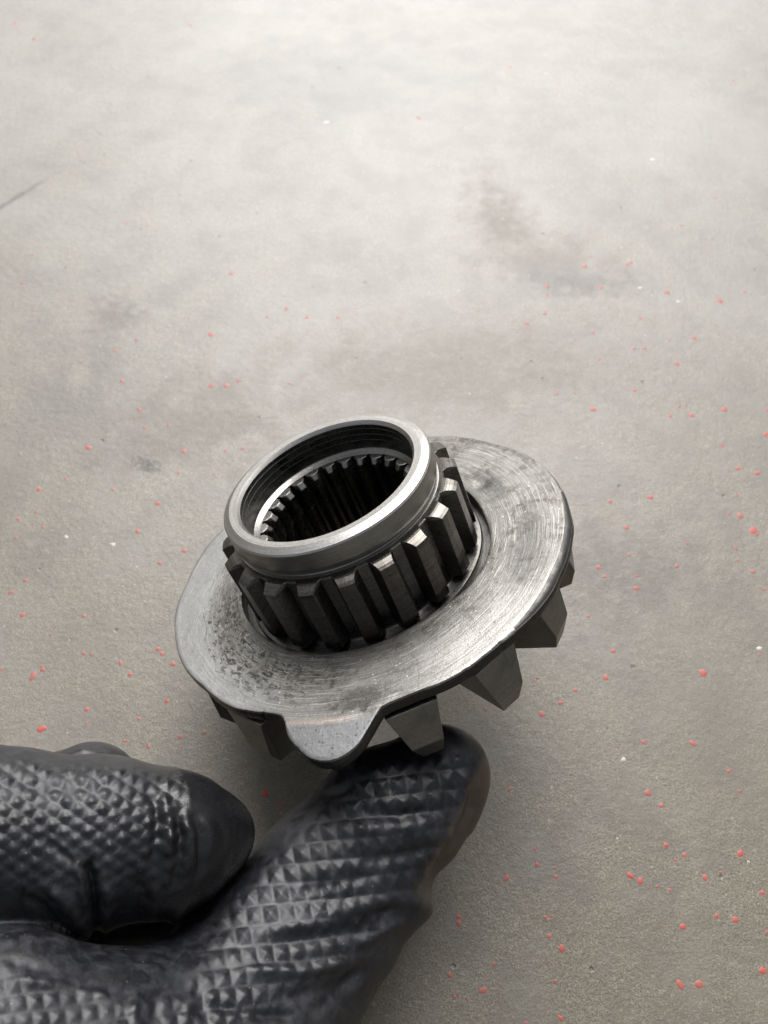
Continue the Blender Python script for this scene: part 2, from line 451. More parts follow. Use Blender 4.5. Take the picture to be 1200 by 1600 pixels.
for p_ in pm.polygons:
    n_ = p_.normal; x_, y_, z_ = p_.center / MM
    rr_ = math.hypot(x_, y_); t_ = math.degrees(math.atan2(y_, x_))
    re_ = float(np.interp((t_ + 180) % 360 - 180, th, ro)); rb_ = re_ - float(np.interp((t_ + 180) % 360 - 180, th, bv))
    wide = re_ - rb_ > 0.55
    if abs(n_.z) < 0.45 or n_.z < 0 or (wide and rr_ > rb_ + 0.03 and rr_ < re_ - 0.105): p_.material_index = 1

# bevel teeth under the flange
def bevel_tooth():
    v = [(30.4, -4.7, -2.7), (30.4, 4.7, -2.7), (34.3, 4.0, -3.0), (34.3, -4.0, -3.0),
         (35.2, -2.6, -10.4), (35.2, 2.6, -10.4), (34.0, -1.65, -14.2), (34.0, 1.65, -14.2),
         (18.5, -1.1, -19.5), (18.5, 1.1, -19.5), (17.0, -2.6, -12.5), (17.0, 2.6, -12.5)]
    f = [(3, 2, 5, 4), (4, 5, 7, 6), (6, 7, 9, 8), (8, 9, 11, 10), (0, 1, 2, 3), (10, 11, 1, 0), (0, 3, 4, 6, 8, 10), (1, 11, 9, 7, 5, 2)]
    return solid('bevel_tooth', v, f, 0.16, 2)
ring_copies('bevel_tooth', bevel_tooth(), STEEL_BEVEL, gear, 15, 88.0)

# ------------------------------------------------------------------ the gloved hand
def P(px, py, d):            # hand skeleton, written in the camera's own frame (mm) and turned into the world below
    return np.array([(px - 600) / 1256.0 * d, -(py - 800) / 1256.0 * d, -d])
def cone(p, a, b, ra, rb, flat=1.0, axis=2):
    s = np.ones(3, np.float32); s[axis] = 1 / flat
    q = (p - a.astype(np.float32)) * s
    ab = ((b - a) * s).astype(np.float32)
    t = np.clip(q @ ab / float(ab @ ab), 0, 1)
    return (np.linalg.norm(q - t[:, None] * ab, axis=1) - (ra + (rb - ra) * t)) * (1.0 if flat >= 1 else (0.5 + 0.5 * flat))
def smin(a, b, k):
    h = np.clip(0.5 + 0.5 * (b - a) / k, 0, 1)
    return b + (a - b) * h - k * h * (1 - h)
THUMB = [(P(692, 1204, 129.0), 7.4), (P(668, 1232, 129.5), 9.2), (P(606, 1282, 129), 11.5), (P(524, 1392, 129), 13.9), (P(425, 1522, 128), 15.2), (P(300, 1690, 122), 16.5)]
INDEX = [(P(-330, 1330, 112), 14.0), (P(0, 1312, 118), 12.6), (P(150, 1314, 119), 11.8), (P(270, 1314, 120), 9.8), (P(338, 1307, 122), 5.7)]
FOLD = [(P(338, 1315, 126), 4.6), (P(285, 1340, 130), 6.5), (P(150, 1372, 132), 7.0), (P(-60, 1420, 128), 9.0)]
RING = [(P(-200, 1440, 136), 10.0), (P(120, 1435, 141), 9.0), (P(330, 1392, 141), 7.5)]
MIDDLE = [(P(-320, 1270, 134), 11.0), (P(-20, 1250, 135), 8.2), (P(70, 1268, 135), 8.2), (P(140, 1240, 133), 8.3)]
PALM = [(P(-420, 1600, 112), 15.0), (P(0, 1600, 112), 11.5), (P(150, 1640, 116), 12.0), (P(260, 1680, 121), 13.5), (P(330, 1720, 124), 16.0)]
WRIST = [(P(-260, 1720, 116), 17.0), (P(60, 1830, 114), 20.0), (P(-250, 2200, 110), 24.0), (P(-700, 2700, 104), 26.0)]
def lift(a, r):
    """the hand slopes up towards the wrist: move a joint along its sight line and scale its girth with it"""
    x, y = 600 + 1256 * a[0] / -a[2], 800 - 1256 * a[1] / -a[2]
    k = float(np.interp((y - 1200) * 0.8 + (600 - x) * 0.35, [0, 180, 320, 500, 700, 1200, 1700], [1, 0.955, 0.905, 0.85, 0.80, 0.70, 0.62]))
    return a * k, r * k
THUMB, INDEX, FOLD, RING, MIDDLE, PALM, WRIST = [[lift(a, r) for a, r in L] for L in (THUMB, INDEX, FOLD, RING, MIDDLE, PALM, WRIST)]
def chain(p, L, flat=1.0, k=2.5):
    d = None
    for (a, ra), (b, rb) in zip(L[:-1], L[1:]):
        c = cone(p, a, b, ra, rb, flat)
        d = c if d is None else smin(d, c, k)
    return d
def sdf(p):
    p = np.asarray(p, np.float32)
    th_ = chain(p, THUMB, 0.78, 2.0)
    ix = smin(chain(p, INDEX), chain(p, FOLD), 1.6)
    ix = np.minimum(np.minimum(ix, chain(p, MIDDLE)), chain(p, RING))
    pa = smin(chain(p, PALM), chain(p, WRIST), 10.0)
    d = smin(th_, pa, 7.0)
    return smin(d, ix, 1.2)
H = 0.55
lo = np.array([-100.0, -128.0, -172.0]); hi = np.array([20.0, -26.0, -48.0])
n3 = ((hi - lo) / H).astype(int) + 1
gx, gy, gz = [lo[i] + H * np.arange(n3[i]) for i in range(3)]
F = np.empty(n3, np.float32)
for i in range(n3[0]):
    pts = np.stack(np.meshgrid([gx[i]], gy, gz, indexing='ij'), -1).reshape(-1, 3)
    F[i] = sdf(pts).reshape(n3[1], n3[2])
F[0] = F[-1] = 1; F[:, 0] = F[:, -1] = 1; F[:, :, 0] = F[:, :, -1] = 1
# surface nets
ins = F < 0
cn = [ins[a:n3[0] - 1 + a, b:n3[1] - 1 + b, c:n3[2] - 1 + c] for a in (0, 1) for b in (0, 1) for c in (0, 1)]
s8 = sum(x.astype(np.int8) for x in cn)
act = np.argwhere((s8 > 0) & (s8 < 8))
vid = -np.ones(np.array(n3) - 1, np.int32); vid[tuple(act.T)] = np.arange(len(act))
acc = np.zeros((len(act), 3)); cnt = np.zeros(len(act))
offs = [np.array((a, b, c)) for a in (0, 1) for b in (0, 1) for c in (0, 1)]
for o1 in offs:
    for ax in range(3):
        if o1[ax]: continue
        o2 = o1.copy(); o2[ax] = 1
        f1 = F[tuple((act + o1).T)]; f2 = F[tuple((act + o2).T)]
        m_ = (f1 < 0) != (f2 < 0)
        t = np.where(m_, f1 / np.where(m_, f1 - f2, 1), 0)
        q = o1 + t[:, None] * (o2 - o1)
        acc[m_] += q[m_]; cnt[m_] += 1
V = lo + H * (act + acc / cnt[:, None])
quads = []
for ax in range(3):
    b_, c_ = (ax + 1) % 3, (ax + 2) % 3
    sl1 = [slice(1, -1)] * 3; sl2 = [slice(1, -1)] * 3
    sl1[ax] = slice(0, -1); sl2[ax] = slice(1, None)
    A, B = ins[tuple(sl1)], ins[tuple(sl2)]
    e = np.argwhere(A != B)
    inside = A[tuple(e.T)]
    base_ = e.copy()
    for d_ in (b_, c_): base_[:, d_] += 1
    def cell(db, dc):
        q = base_.copy(); q[:, b_] -= db; q[:, c_] -= dc
        return vid[tuple(q.T)]
    q4 = np.stack([cell(1, 1), cell(0, 1), cell(0, 0), cell(1, 0)], 1)
    q4[~inside] = q4[~inside][:, ::-1]
    quads.append(q4)
Q = np.concatenate(quads)
Q = Q[(Q >= 0).all(1)]
def subdiv(V, Q):
    E = np.stack([Q, np.roll(Q, -1, 1)], -1).reshape(-1, 2)
    Es = np.sort(E, 1)
    key = Es[:, 0].astype(np.int64) * len(V) + Es[:, 1]
    u_, inv = np.unique(key, return_inverse=True)
    e0, e1 = u_ // len(V), u_ % len(V)
    mid = (V[e0] + V[e1]) / 2
    fc = V[Q].mean(1)
    n0 = len(V); n1 = n0 + len(mid)
    em = inv.reshape(-1, 4) + n0
    fi = n1 + np.arange(len(Q))
    nq = np.concatenate([np.stack([Q[:, k], em[:, k], fi, em[:, k - 1]], 1) for k in range(4)])
    return np.concatenate([V, mid, fc]), nq
def project(V, it=2):
    for _ in range(it):
        d = sdf(V); g = np.stack([sdf(V + e) - sdf(V - e) for e in np.eye(3) * 0.1], 1) / 0.2
        V = V - np.clip(d, -0.5, 0.5)[:, None] * g / np.maximum((g ** 2).sum(1, keepdims=True), 0.05)
    return V, g
V, _ = project(V, 2)
V, Q = subdiv(V, Q)
V, gr = project(V, 1)
N = gr / np.maximum(np.linalg.norm(gr, axis=1, keepdims=True), 1e-6)
# relief of the glove rubber: diamond grip, creases, slack
def ss(x, a, b):
    t = np.clip((x - a) / (b - a), 0, 1); return t * t * (3 - 2 * t)
def vnoise(p, seed):
    r_ = np.random.default_rng(seed); o_ = np.zeros(len(p))
    for _ in range(7):
        k = r_.normal(size=3); k /= np.linalg.norm(k); o_ += np.sin(p @ k * r_.uniform(0.7, 1.5) + r_.uniform(0, 6.3))
    return o_ / 4
px = 600 + 1256.0 * V[:, 0] / -V[:, 2]; py = 800 - 1256.0 * V[:, 1] / -V[:, 2]
X, Y = V[:, 0] * 115 / -V[:, 2], V[:, 1] * 115 / -V[:, 2]
p3 = V
ta = chain(V.astype(np.float32), THUMB, 0.78); ia = chain(V.astype(np.float32), INDEX); fa = chain(V.astype(np.float32), FOLD); pa_ = np.minimum(chain(V.astype(np.float32), PALM), 99)
is_th = ss(np.minimum(np.minimum(ia, fa), pa_) - ta, -0.5, 1.5)
is_ix = ss(np.minimum(np.minimum(ta, fa), pa_) - ia, -0.5, 1.5)
front = ss(N[:, 2], 0.12, 0.42)
def pyr(a, b, h, stag=0.0):
    ib = np.floor(b); fa_ = np.abs(((a + stag * ib) % 1.0) - 0.5) * 2; fb = np.abs((b % 1.0) - 0.5) * 2
    ia_ = np.floor(a + stag * ib)
    w_ = np.sin(ia_ * 12.9898 + ib * 78.233) * 43758.5453
    w_ = w_ - np.floor(w_)
    m_ = np.maximum(fa_, fb); m_ = m_ + 0.10 * np.minimum(fa_, fb)
    return h * (0.62 + 0.55 * w_) * np.clip(1 - m_ * 0.98, 0, 1)
warp = 0.35 * vnoise(V * 0.25, 3)
disp = np.zeros(len(V))
# thumb pad grid: rows run nearly level, a little up to the right
r1 = math.radians(7)
u1 = (X * math.cos(r1) + Y * math.sin(r1) + 0.6 * warp) / 2.35; v1 = (-X * math.sin(r1) + Y * math.cos(r1) + 0.6 * warp) / 2.70
left_edge = (px - 240) * 0.70 + (py - 1500) * 0.72          # distance (px) from the web-side edge of the thumb
right_edge = (668 - px) * 0.87 + (1420 - py) * 0.49
tipd = 768 - px - 0.0022 * np.maximum(py - 1200, 0) ** 2
padw = ss(left_edge, 12, 38) * ss(right_edge, 0, 45) * ss(py, 1165, 1200) * ss(tipd, 18, 45) * front * ss(np.minimum(ia, fa) - ta, -0.5, 1.5)
fadeV = 0.88 + 0.12 * vnoise(V * 0.2, 5)
disp += padw * fadeV * pyr(u1, v1, 0.52, 0.22) * (1 + 0.5 * ss(py, 1330, 1230))
# curled finger grid, finer, rows falling to the right
r2 = math.radians(-33)
u2 = (X * math.cos(r2) + Y * math.sin(r2) + 0.6 * warp) / 1.95; v2 = (-X * math.sin(r2) + Y * math.cos(r2)) / 1.95
ixw = ss(px, 330, 255) * ss(py, 1165, 1190) * ss(py, 1430, 1340) * ss(N[:, 2], 0.0, 0.3) * is_ix
disp += ixw * pyr(u2, v2, 0.38, 0.5)
# palm heel grid, soft
pw = ss(py, 1450, 1500) * ss(px, 235, 170) * front * (1 - is_ix)
disp += pw * pyr(u1, v1, 0.26, 0.2)
# creases: polylines in the glove surface (given as seen, a valley or ridge of given width)
def crease(pts, w, h, m=None):
    d = np.full(len(V), 1e9); along = np.zeros(len(V)); run = 0.0
    for (x0, y0), (x1, y1) in zip(pts[:-1], pts[1:]):
        dx, dy = x1 - x0, y1 - y0
        ln = math.hypot(dx, dy)
        t = np.clip(((px - x0) * dx + (py - y0) * dy) / (ln * ln), 0, 1)
        q = np.hypot(px - x0 - t * dx, py - y0 - t * dy)
        along = np.where(q < d, run + t * ln, along)
        d = np.minimum(d, q); run += ln
    a_ = along / run
    e = np.exp(-(d / w) ** 2) * h * front * ss(a_, 0.0, 0.28) * ss(a_, 1.0, 0.78)
    return e if m is None else e * m
T_, I_ = is_th, is_ix
disp += crease([(540, 1262), (620, 1275), (700, 1262)], 13, -0.75, T_)
disp += crease([(520, 1300), (600, 1300), (690, 1290)], 16, 0.45, T_)
disp += crease([(555, 1350), (640, 1335), (690, 1320)], 10, -0.4, T_)
disp += crease([(380, 1478), (450, 1470), (560, 1450), (610, 1425), (668, 1418)], 13, -0.55, T_)
disp += crease([(400, 1450), (500, 1440), (600, 1405), (668, 1405)], 14, 0.55, T_)
disp += crease([(350, 1515), (470, 1520), (580, 1495)], 12, 0.55, T_)
disp += crease([(400, 1562), (500, 1548), (590, 1520)], 12, -0.45, T_)
disp += crease([(270, 1500), (310, 1560), (330, 1620)], 13, -0.5)
disp += crease([(300, 1400), (250, 1470), (215, 1540), (205, 1620)], 8, 0.8)
disp += crease([(330, 1440), (280, 1500), (245, 1560), (235, 1640)], 9, -0.6)
for x0, y0, y1, am, w_ in [(226, 1235, 1330, 0.2, 10), (243, 1225, 1370, -0.45, 8), (262, 1240, 1345, 0.6, 10), (279, 1255, 1400, -0.6, 8), (294, 1265, 1375, 0.5, 9), (310, 1255, 1400, -0.35, 8), (326, 1270, 1350, 0.25, 9), (346, 1275, 1340, -0.15, 8)]:
    disp += crease([(x0 - 14, y0), (x0 + 3, (2 * y0 + y1) / 3), (x0 + 3, (y0 + 2 * y1) / 3), (x0 - 13, y1)], w_, am, np.maximum(I_, 0.6))
disp += crease([(130, 1330), (146, 1390), (150, 1450), (144, 1480)], 9, -1.4)
disp += crease([(60, 1370), (100, 1405), (140, 1460), (150, 1480)], 12, 0.8)
disp += crease([(110, 1335), (128, 1380), (136, 1430)], 9, 0.8)
disp += crease([(30, 1390), (70, 1425), (110, 1470)], 9, -0.6)
disp += crease([(200, 1330), (205, 1400), (180, 1465)], 18, -0.5)
disp += crease([(100, 1185), (150, 1166), (168, 1162), (205, 1190)], 9, 0.5)
# fine stretch wrinkles and slack folds
for pts_, w_, h_ in [([(300, 1560), (380, 1585), (470, 1588)], 9, -0.4), ([(470, 1250), (560, 1235), (640, 1232)], 9, -0.3), ([(430, 1400), (520, 1385), (600, 1362)], 9, -0.3),
                     ([(330, 1470), (300, 1530), (290, 1600)], 7, 0.35), ([(0, 1500), (90, 1512), (190, 1530)], 9, -0.55), ([(0, 1525), (100, 1540), (200, 1565)], 9, 0.4),
                     ([(20, 1470), (120, 1490), (220, 1510)], 8, 0.4), ([(0, 1220), (90, 1232), (190, 1228)], 9, -0.3), ([(60, 1300), (110, 1345), (130, 1400)], 7, -0.4),
                     ([(165, 1370), (172, 1420), (160, 1465)], 8, 0.45), ([(215, 1360), (225, 1410), (212, 1450)], 8, -0.45), ([(240, 1370), (246, 1410), (236, 1440)], 7, 0.35),
                     ([(560, 1480), (600, 1455), (640, 1440)], 8, 0.4), ([(480, 1590), (540, 1545), (580, 1500)], 10, -0.5)]:
    disp += crease(pts_, w_, h_)
disp += 0.14 * vnoise(V * 0.55, 8) + 0.22 * vnoise(V * 0.17, 9) + 0.03 * vnoise(V * 2.2, 21)
# slack seam along the nail side of the thumb, and the fold that sticks out below it
sf = ss(N[:, 2], -0.5, 0.1) * T_
def crease_s(pts, w, h):
    global front
    keep = front; front = sf
    e = crease(pts, w, h); front = keep
    return e
disp += crease_s([(742, 1195), (735, 1260), (712, 1310), (690, 1352), (676, 1390)], 9, -0.7)
disp += crease_s([(728, 1210), (718, 1270), (694, 1325)], 9, 0.35)
disp += 1.25 * np.exp(-(np.hypot(px - 662, py - 1419) / 24) ** 2) * sf - 0.9 * np.exp(-(np.hypot(px - 692, py - 1385) / 30) ** 2) * sf
disp += -0.8 * np.exp(-(np.hypot(px - 632, py - 1478) / 26) ** 2) * sf
# the tooth presses into the pad
dd = np.hypot(px - 668, py - 1178)
disp += -0.9 * np.exp(-(dd / 32) ** 2) * front
V = V + N * disp[:, None]
base_pt = V.min(0) * 0 + np.array([V[:, 0].mean(), V[:, 1].min(), V[:, 2].mean()])
Vw = V @ CAMR.T + CAMT
zmin = Vw[:, 2].min()
org = np.array([Vw[:, 0].mean(), Vw[:, 1].mean(), zmin])
hm = bpy.data.meshes.new('gloved_hand')
Vl = ((Vw - org) * MM).astype(np.float32)
hm.vertices.add(len(Vl)); hm.vertices.foreach_set('co', Vl.ravel())
hm.loops.add(len(Q) * 4); hm.loops.foreach_set('vertex_index', Q.astype(np.int32).ravel())
hm.polygons.add(len(Q)); hm.polygons.foreach_set('loop_start', (np.arange(len(Q)) * 4).astype(np.int32))
nail = ss((px - 742 + 0.00 * py) * 0.85 + (py - 1195) * 0.42 - 2, 0, 9) * ss(py, 1440, 1380) * ss(px, 640, 680) * T_
at = hm.attributes.new('brown_dirt', 'FLOAT', 'POINT'); at.data.foreach_set('value', nail.astype(np.float32))
slick = is_ix * ss(px, 190, 265)
at2 = hm.attributes.new('slick', 'FLOAT', 'POINT'); at2.data.foreach_set('value', slick.astype(np.float32))
hm.update(calc_edges=True); hm.validate()
print('hand quads', len(Q), 'zmin', zmin, 'min y', Vw[:, 1].min())

def glove_mat():
    m = NT('grimy_black_rubber')
    o = m.obj_mm()
    fine = m.noise(o, 5.0, 4.0, 0.7)
    mid = m.noise(o, 0.55, 5.0, 0.65, 0.5)
    big = m.noise(o, 0.09, 3.0, 0.5)
    base = m.mix(m.step(mid, 0.35, 0.7), (0.008, 0.0083, 0.0098), (0.020, 0.021, 0.0255))
    dust = m.math('MULTIPLY', m.step(m.math('ADD', big, m.math('MULTIPLY', m.math('SUBTRACT', mid, 0.5), 0.8)), 0.45, 0.75), m.step(fine, 0.35, 0.7))
    base = m.mix(m.math('MULTIPLY', dust, 0.35), base, (0.055, 0.053, 0.050))
    ba = m.n('ShaderNodeAttribute', attribute_name='brown_dirt')
    base = m.mix(m.math('MULTIPLY', ba.outputs['Fac'], m.step(mid, 0.2, 0.6, 0.5, 0.9)), base, (0.060, 0.045, 0.030))
    vo = m.voro(o, 0.9)
    sp_ = m.math('MULTIPLY', m.step(vo.outputs['Distance'], 0.11, 0.05), m.step(m.noise(o, 0.4, 2.0), 0.5, 0.6))
    base = m.mix(m.math('MULTIPLY', sp_, 0.6), base, (0.22, 0.21, 0.20))
    rg = m.math('ADD', m.lerp(m.step(mid, 0.3, 0.7), 0.30, 0.46), m.math('MULTIPLY', dust, 0.15))
    sl = m.n('ShaderNodeAttribute', attribute_name='slick').outputs['Fac']
    base = m.mix(m.math('MULTIPLY', sl, 0.85), base, (0.007, 0.007, 0.008))
    rg = m.lerp(sl, rg, m.math('ADD', 0.20, m.math('MULTIPLY', fine, 0.16)))
    nb = m.bump(m.math('ADD', fine, mid), 0.35, 0.12)
    return m.set(base=base, rough=rg, normal=nb, spec=0.42)
hand = link('gloved_hand', hm, glove_mat(), None, True)
hand.location = org * MM
hand['label'] = 'hand in a grimy black rubber glove with diamond grip, thumb under the steel gear'
hand['category'] = 'hand'

# ------------------------------------------------------------------ the floor
def concrete():
    m = NT('smooth_concrete')
    o = m.obj_mm()
    s = m.sep(o)
    o2 = m.xyz(s[0], s[1], 0.0)
    grain = m.noise(o2, 2.6, 5.0, 0.75)
    fleck = m.noise(m.vec('ADD', o2, (13.0, 7.0, 0.0)), 2.2, 3.0, 0.6, 1.2)
    sand = m.noise(o2, 0.5, 5.0, 0.65)
    mid = m.noise(o2, 0.07, 6.0, 0.65, 0.3)
    big = m.noise(o2, 0.013, 5.0, 0.6, 0.6)
    hue = m.noise(m.vec('ADD', o2, (90.0, 40.0, 0.0)), 0.10, 4.0, 0.6)
    base = m.mix(m.step(grain, 0.36, 0.64), (0.042, 0.0335, 0.019), (0.156, 0.129, 0.078))
    base = m.mix(m.math('MULTIPLY', m.step(fleck, 0.56, 0.66), 0.65), base, (0.27, 0.238, 0.168))
    base = m.mix(m.math('MULTIPLY', m.step(m.noise(o2, 1.7, 4.0, 0.6, 0.8), 0.40, 0.33), 0.5), base, (0.060, 0.053, 0.041))
    base = m.mix(m.math('MULTIPLY', m.step(mid, 0.42, 0.62), 0.55), base, (0.070, 0.056, 0.037))
    base = m.mix(m.math('MULTIPLY', m.step(hue, 0.48, 0.68), 0.5), base, (0.120, 0.106, 0.076))
    base = m.mix(m.math('MULTIPLY', m.step(big, 0.45, 0.68), 0.4), base, (0.185, 0.172, 0.145))
    base = m.mix(m.math('MULTIPLY', m.step(sand, 0.58, 0.72), 0.35), base, (0.205, 0.185, 0.138))
    def stain(x, y, rx, ry, rot, colr, amt, wob=1.2):
        x, y, rx, ry = [q * CAM_H / 190.0 for q in (x, y, rx, ry)]
        ca, sa = math.cos(math.radians(rot)), math.sin(math.radians(rot))
        dx = m.math('SUBTRACT', s[0], x); dy = m.math('SUBTRACT', s[1], y)
        a = m.math('DIVIDE', m.math('ADD', m.math('MULTIPLY', dx, ca), m.math('MULTIPLY', dy, sa)), rx)
        b = m.math('DIVIDE', m.math('SUBTRACT', m.math('MULTIPLY', dy, ca), m.math('MULTIPLY', dx, sa)), ry)
        d = m.math('SQRT', m.math('ADD', m.math('MULTIPLY', a, a), m.math('MULTIPLY', b, b)))
        n_ = m.noise(o2, 2.2 / max(rx, ry) * 2, 5.0, 0.65)
        f = m.step(m.math('ADD', d, m.math('MULTIPLY', m.math('SUBTRACT', n_, 0.5), wob * 2.6)), 1.25, 0.05)
        return m.math('MULTIPLY', m.math('MULTIPLY', f, min(0.95, amt * 1.35)), m.step(sand, 0.3, 0.6, 0.6, 1.0)), tuple(0.66 * q for q in colr)
    matt = 0.0
    for st in [stain(-68.6, 135.1, 6.0, 3.4, -30, (0.05, 0.047, 0.042), 0.8), stain(-136, 255, 17, 1.6, 52, (0.07, 0.066, 0.06), 0.6, 0.6),
               stain(42, 242, 14, 32, 15, (0.14, 0.100, 0.062), 0.52), stain(56, 222, 34, 16, -15, (0.14, 0.105, 0.07), 0.4), stain(-88.3, 194.4, 10, 13, 20, (0.13, 0.108, 0.085), 0.5),
               stain(62, 212, 26, 10, -12, (0.11, 0.095, 0.08), 0.5), stain(20, 172, 75, 26, 5, (0.145, 0.105, 0.075), 0.45), stain(-60, 150, 40, 22, 10, (0.135, 0.100, 0.075), 0.4), stain(60, 100, 30, 20, 30, (0.12, 0.10, 0.085), 0.4), stain(80, 60, 22, 30, 0, (0.20, 0.18, 0.14), 0.4),
               stain(-20, 330, 60, 40, 0, (0.27, 0.26, 0.24), 0.4), stain(-92, 160, 25, 30, 0, (0.15, 0.135, 0.12), 0.35),
               stain(40, 160, 3.0, 4, 0, (0.30, 0.25, 0.17), 0.5), stain(-95, 168, 3.5, 7, 10, (0.33, 0.28, 0.20), 0.4), stain(63, 118, 3, 6, 40, (0.30, 0.25, 0.17), 0.4)]:
        base = m.mix(st[0], base, st[1])
        matt = m.math('MAXIMUM', matt, st[0])
    vo = m.voro(o2, 0.16)
    hole = m.math('MULTIPLY', m.step(vo.outputs['Distance'], 0.085, 0.04), m.step(m.noise(o2, 0.09, 2.0), 0.52, 0.58))
    vw = m.voro(m.vec('ADD', o2, (31.0, 17.0, 0.0)), 0.22)
    wsp = m.math('MULTIPLY', m.step(vw.outputs['Distance'], 0.07, 0.03), m.step(m.noise(o2, 0.11, 2.0), 0.50, 0.56))
    base = m.mix(m.math('MULTIPLY', hole, 0.7), base, (0.05, 0.046, 0.04))
    base = m.mix(m.math('MULTIPLY', wsp, 0.6), base, (0.38, 0.36, 0.31))
    rg = m.math('ADD', 0.5, m.math('MULTIPLY', m.math('SUBTRACT', mid, 0.5), 0.08))
    h = m.math('SUBTRACT', m.math('ADD', grain, m.math('MULTIPLY', sand, 1.6)), m.math('MULTIPLY', hole, 1.5))
    nb = m.bump(h, 0.42, 0.22)
    spv = m.math('MULTIPLY', m.lerp(matt, 1.08, 0.55), m.math('ADD', 0.85, m.math('MULTIPLY', m.noise(o2, 0.03, 5.0, 0.65, 0.5), 0.3)))
    return m.set(base=base, rough=rg, normal=nb, spec=spv)
S = 20000.0
floor = link('concrete_floor', mesh('concrete_floor', [(-S, -S, 0), (S, -S, 0), (S, S, 0), (-S, S, 0)], [(0, 1, 2, 3)]), concrete())
floor['kind'] = 'structure'
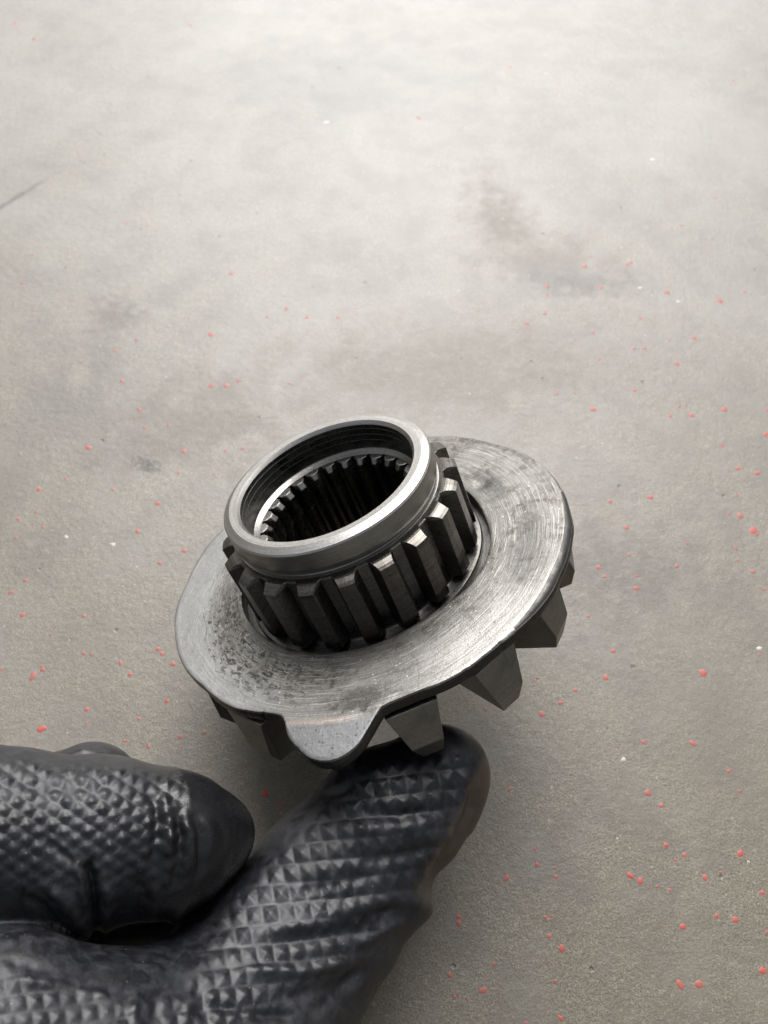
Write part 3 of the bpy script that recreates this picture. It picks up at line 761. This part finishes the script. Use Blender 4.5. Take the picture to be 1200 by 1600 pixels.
RED = [(48.5,65.3,1.22), (46.1,59.4,1.46), (66.6,60.4,1.87), (31.9,59.3,0.80), (39.5,56.6,0.92), (36.2,54.0,1.05), (32.0,51.6,1.56), (20.6,52.7,0.91), (18.5,53.7,0.52), (51.7,46.0,1.27), (46.4,45.1,0.64), (61.5,45.7,1.40), (67.3,40.3,1.00), (68.5,36.5,0.86), (50.8,36.2,1.60), (53.0,33.8,1.22), (63.8,35.8,0.49), (24.2,36.9,0.87), (31.2,35.2,0.49), (28.1,26.1,0.71), (28.2,23.4,0.94), (31.5,22.8,0.59), (31.5,21.3,0.94), (22.3,21.1,1.17), (25.0,21.3,0.47), (52.6,26.8,1.19), (55.7,25.0,1.07), (53.8,24.2,0.71), (66.2,25.4,1.54), (45.1,21.5,1.29), (46.7,20.6,1.40), (48.0,19.5,0.47), (49.6,19.7,0.58), (51.9,19.1,0.70), (58.7,21.1,1.29), (61.7,22.1,0.47), (68.5,18.7,1.04), (13.3,14.8,1.14), (13.3,13.7,1.02), (14.6,13.1,0.45), (30.0,14.9,0.69), (28.8,14.7,0.69), (29.2,11.7,1.02), (31.1,9.8,1.46), (29.8,7.5,0.44), (29.4,4.8,0.77), (19.1,7.4,0.89), (16.9,3.5,1.31), (11.3,5.8,0.99), (12.0,2.5,0.65), (14.2,2.1,0.44), (12.8,3.8,0.33), (23.9,-1.2,0.75), (29.7,-0.5,0.97), (53.0,13.2,1.25), (59.4,14.9,1.03), (62.6,14.3,1.25), (67.7,12.3,0.68), (65.4,6.4,1.55), (50.8,4.3,1.43), (54.0,4.4,1.54), (50.3,13.7,0.46), (79.4,64.4,0.68), (58.2,184.1,1.86), (62.0,184.1,0.93), (70.7,184.8,1.49), (72.0,185.9,1.12), (46.4,175.9,1.46), (45.9,172.5,1.08), (61.8,175.2,1.64), (56.2,175.2,0.91), (80.0,173.2,1.81), (94.3,170.0,1.98), (44.6,164.9,1.24), (39.3,161.2,1.41), (57.0,157.6,1.40), (71.0,163.1,1.06), (84.2,155.6,1.56), (77.3,154.9,0.87), (67.3,151.9,1.03), (69.9,151.9,1.38), (77.7,146.3,1.53), (57.4,148.0,1.02), (44.6,136.1,1.16), (49.4,136.2,0.66), (65.0,137.1,1.33), (53.3,130.9,1.80), (75.5,132.0,1.15), (77.3,132.0,0.82), (72.5,128.8,1.30), (78.0,129.0,1.62), (86.7,130.8,1.96), (97.5,130.5,1.30), (95.4,122.9,1.76), (83.6,119.5,1.11), (85.9,112.5,1.24), (90.4,111.1,1.55), (86.5,108.9,0.77), (83.9,104.6,0.91), (63.3,104.1,1.67), (53.6,103.0,1.36), (80.9,99.6,0.90), (83.3,99.0,1.80), (56.1,95.7,1.63), (85.5,95.0,2.22), (86.1,94.0,1.18), (69.5,91.5,0.88), (80.3,90.2,0.88), (80.0,87.1,0.72), (66.0,85.7,1.30), (48.2,85.3,1.30), (49.4,83.0,1.14), (55.8,80.1,1.42), (56.5,83.2,0.72), (55.6,88.5,0.87), (82.7,84.2,1.29), (83.9,79.8,0.85), (44.4,73.3,0.97), (72.6,123.5,0.48), (102.2,173.4,0.91), (99.7,155.1,0.69), (-47.0,156.9,1.92), (-67.1,155.1,1.21), (-72.1,151.0,1.03), (-68.4,140.3,1.51), (-44.9,138.8,1.50), (-41.1,138.9,1.83), (-37.9,140.4,1.34), (-62.4,130.8,1.31), (-60.2,125.0,1.13), (-54.2,125.8,1.13), (-73.0,118.8,1.74), (-49.4,117.7,1.42), (-39.1,117.7,0.95), (-76.5,109.2,0.92), (-82.4,106.3,1.53), (-64.8,106.3,1.07), (-53.5,102.4,1.36), (-49.7,111.1,0.93), (-41.1,110.8,0.77), (-85.4,98.1,1.20), (-83.2,96.6,0.74), (-84.8,93.0,0.88), (-81.6,99.9,0.75), (-79.0,95.8,0.89), (-56.9,94.7,1.48), (-45.5,89.6,1.46), (-50.6,86.4,1.44), (-79.8,82.0,1.14), (-82.5,79.1,1.13), (-78.6,73.6,1.39), (-65.2,73.3,0.97), (-71.5,69.1,0.55), (-63.4,64.7,0.95), (-61.9,64.6,0.81), (-55.4,62.7,1.08), (-53.0,60.1,1.07), (-48.0,65.7,1.22), (-47.0,64.7,1.08), (-44.3,62.4,1.48), (-80.0,61.1,0.94), (-73.1,59.7,1.73), (-71.3,61.1,1.20), (-71.7,61.8,0.80), (-44.4,54.4,1.18), (-60.5,52.6,1.30), (-49.6,50.7,1.04), (-68.7,48.6,1.80), (-68.9,44.5,1.01), (-40.7,47.0,1.02), (-36.1,47.9,1.03), (-51.6,46.2,0.89), (-46.7,45.1,1.02), (-60.0,49.8,0.52), (-34.8,118.4,0.95), (-129.6,307.0,2.38), (-139.7,318.3,1.70), (-72.7,316.4,1.93), (-77.9,202.7,1.16), (-27.2,166.8,1.43), (-21.2,163.4,1.24), (-12.6,163.4,1.24), (-46.9,157.0,1.39), (-72.0,151.1,1.03), (-103.0,188.8,1.13), (-32.3,163.7,1.06), (-44.1,181.0,1.48), (-105.4,162.2,0.88), (-24.6,139.5,1.00), (-37.8,140.4,1.00), (-103.2,177.0,1.10), (11.7,257.3,1.73), (45.3,288.1,1.38), (60.4,274.0,1.12), (123.4,279.6,1.58), (102.9,215.1,1.39), (89.9,201.9,1.16), (88.5,212.9,0.79), (-23.0,36.0,1.60), (-19.6,34.0,0.98)]
WHITE = [(-19.4,254.7,2.16), (86.9,234.4,1.86), (47.1,42.5,1.13), (79.7,65.9,1.22), (67.3,23.9,0.59), (-62.1,91.2,1.32), (-73.1,93.2,1.18), (82.6,169.7,1.26), (72.8,175.0,1.46), (43.7,27.9,0.48)]

def speck_mesh(name, seed, n=11):
    r_ = random.Random(seed)
    v = [(0, 0, 0.11)]; f = []
    rad = [1 + r_.uniform(-0.3, 0.3) for _ in range(n)]
    el = r_.uniform(0.8, 1.2)
    for q, z in ((0.45, 0.10), (0.82, 0.055), (1.0, -0.01)):
        for i in range(n):
            a = 2 * math.pi * i / n
            v.append((0.5 * q * rad[i] * math.cos(a) * el, 0.5 * q * rad[i] * math.sin(a) / el, z))
    for i in range(n): f.append((0, 1 + i, 1 + (i + 1) % n))
    for k in range(2):
        for i in range(n):
            a, b = 1 + k * n + i, 1 + k * n + (i + 1) % n
            f.append((a, a + n, b + n, b))
    me = mesh(name, v, f)
    me.polygons.foreach_set('use_smooth', [True] * len(me.polygons))
    return me
def paint(name, c, rough):
    m = NT(name)
    oi = m.n('ShaderNodeObjectInfo')
    o = m.obj_mm()
    nz = m.noise(o, 4.0, 3.0, 0.6)
    b = m.mix(m.math('ADD', m.math('MULTIPLY', oi.outputs['Random'], 0.8), m.math('MULTIPLY', nz, 0.35)), c, tuple(0.55 * x + 0.45 * y for x, y in zip(c, (0.16, 0.13, 0.10))))
    return m.set(base=b, rough=rough, spec=0.7)
RP = paint('red_paint', (0.36, 0.045, 0.030), 0.55)
WP = paint('white_chip', (0.55, 0.53, 0.49), 0.5)
kinds = [speck_mesh('paint_speck', s_) for s_ in range(6)]
for k_ in kinds: k_.materials.append(RP)
wk = [speck_mesh('pale_chip', 50 + s_, 6) for s_ in range(3)]
for k_ in wk: k_.materials.append(WP)
for lst, nm, ks in ((RED, 'paint_speck', kinds), (WHITE, 'pale_chip', wk)):
    for i, (x, y, d) in enumerate(lst):
        o = bpy.data.objects.new(nm, ks[i % len(ks)])
        col.objects.link(o)
        o.parent = floor
        o.location = (x * MM, y * MM, 0)
        o.rotation_euler = (0, 0, random.uniform(0, 6.28))
        o.scale = (d * 0.86, d * 0.86, min(0.8, 0.3 + d * 0.25))
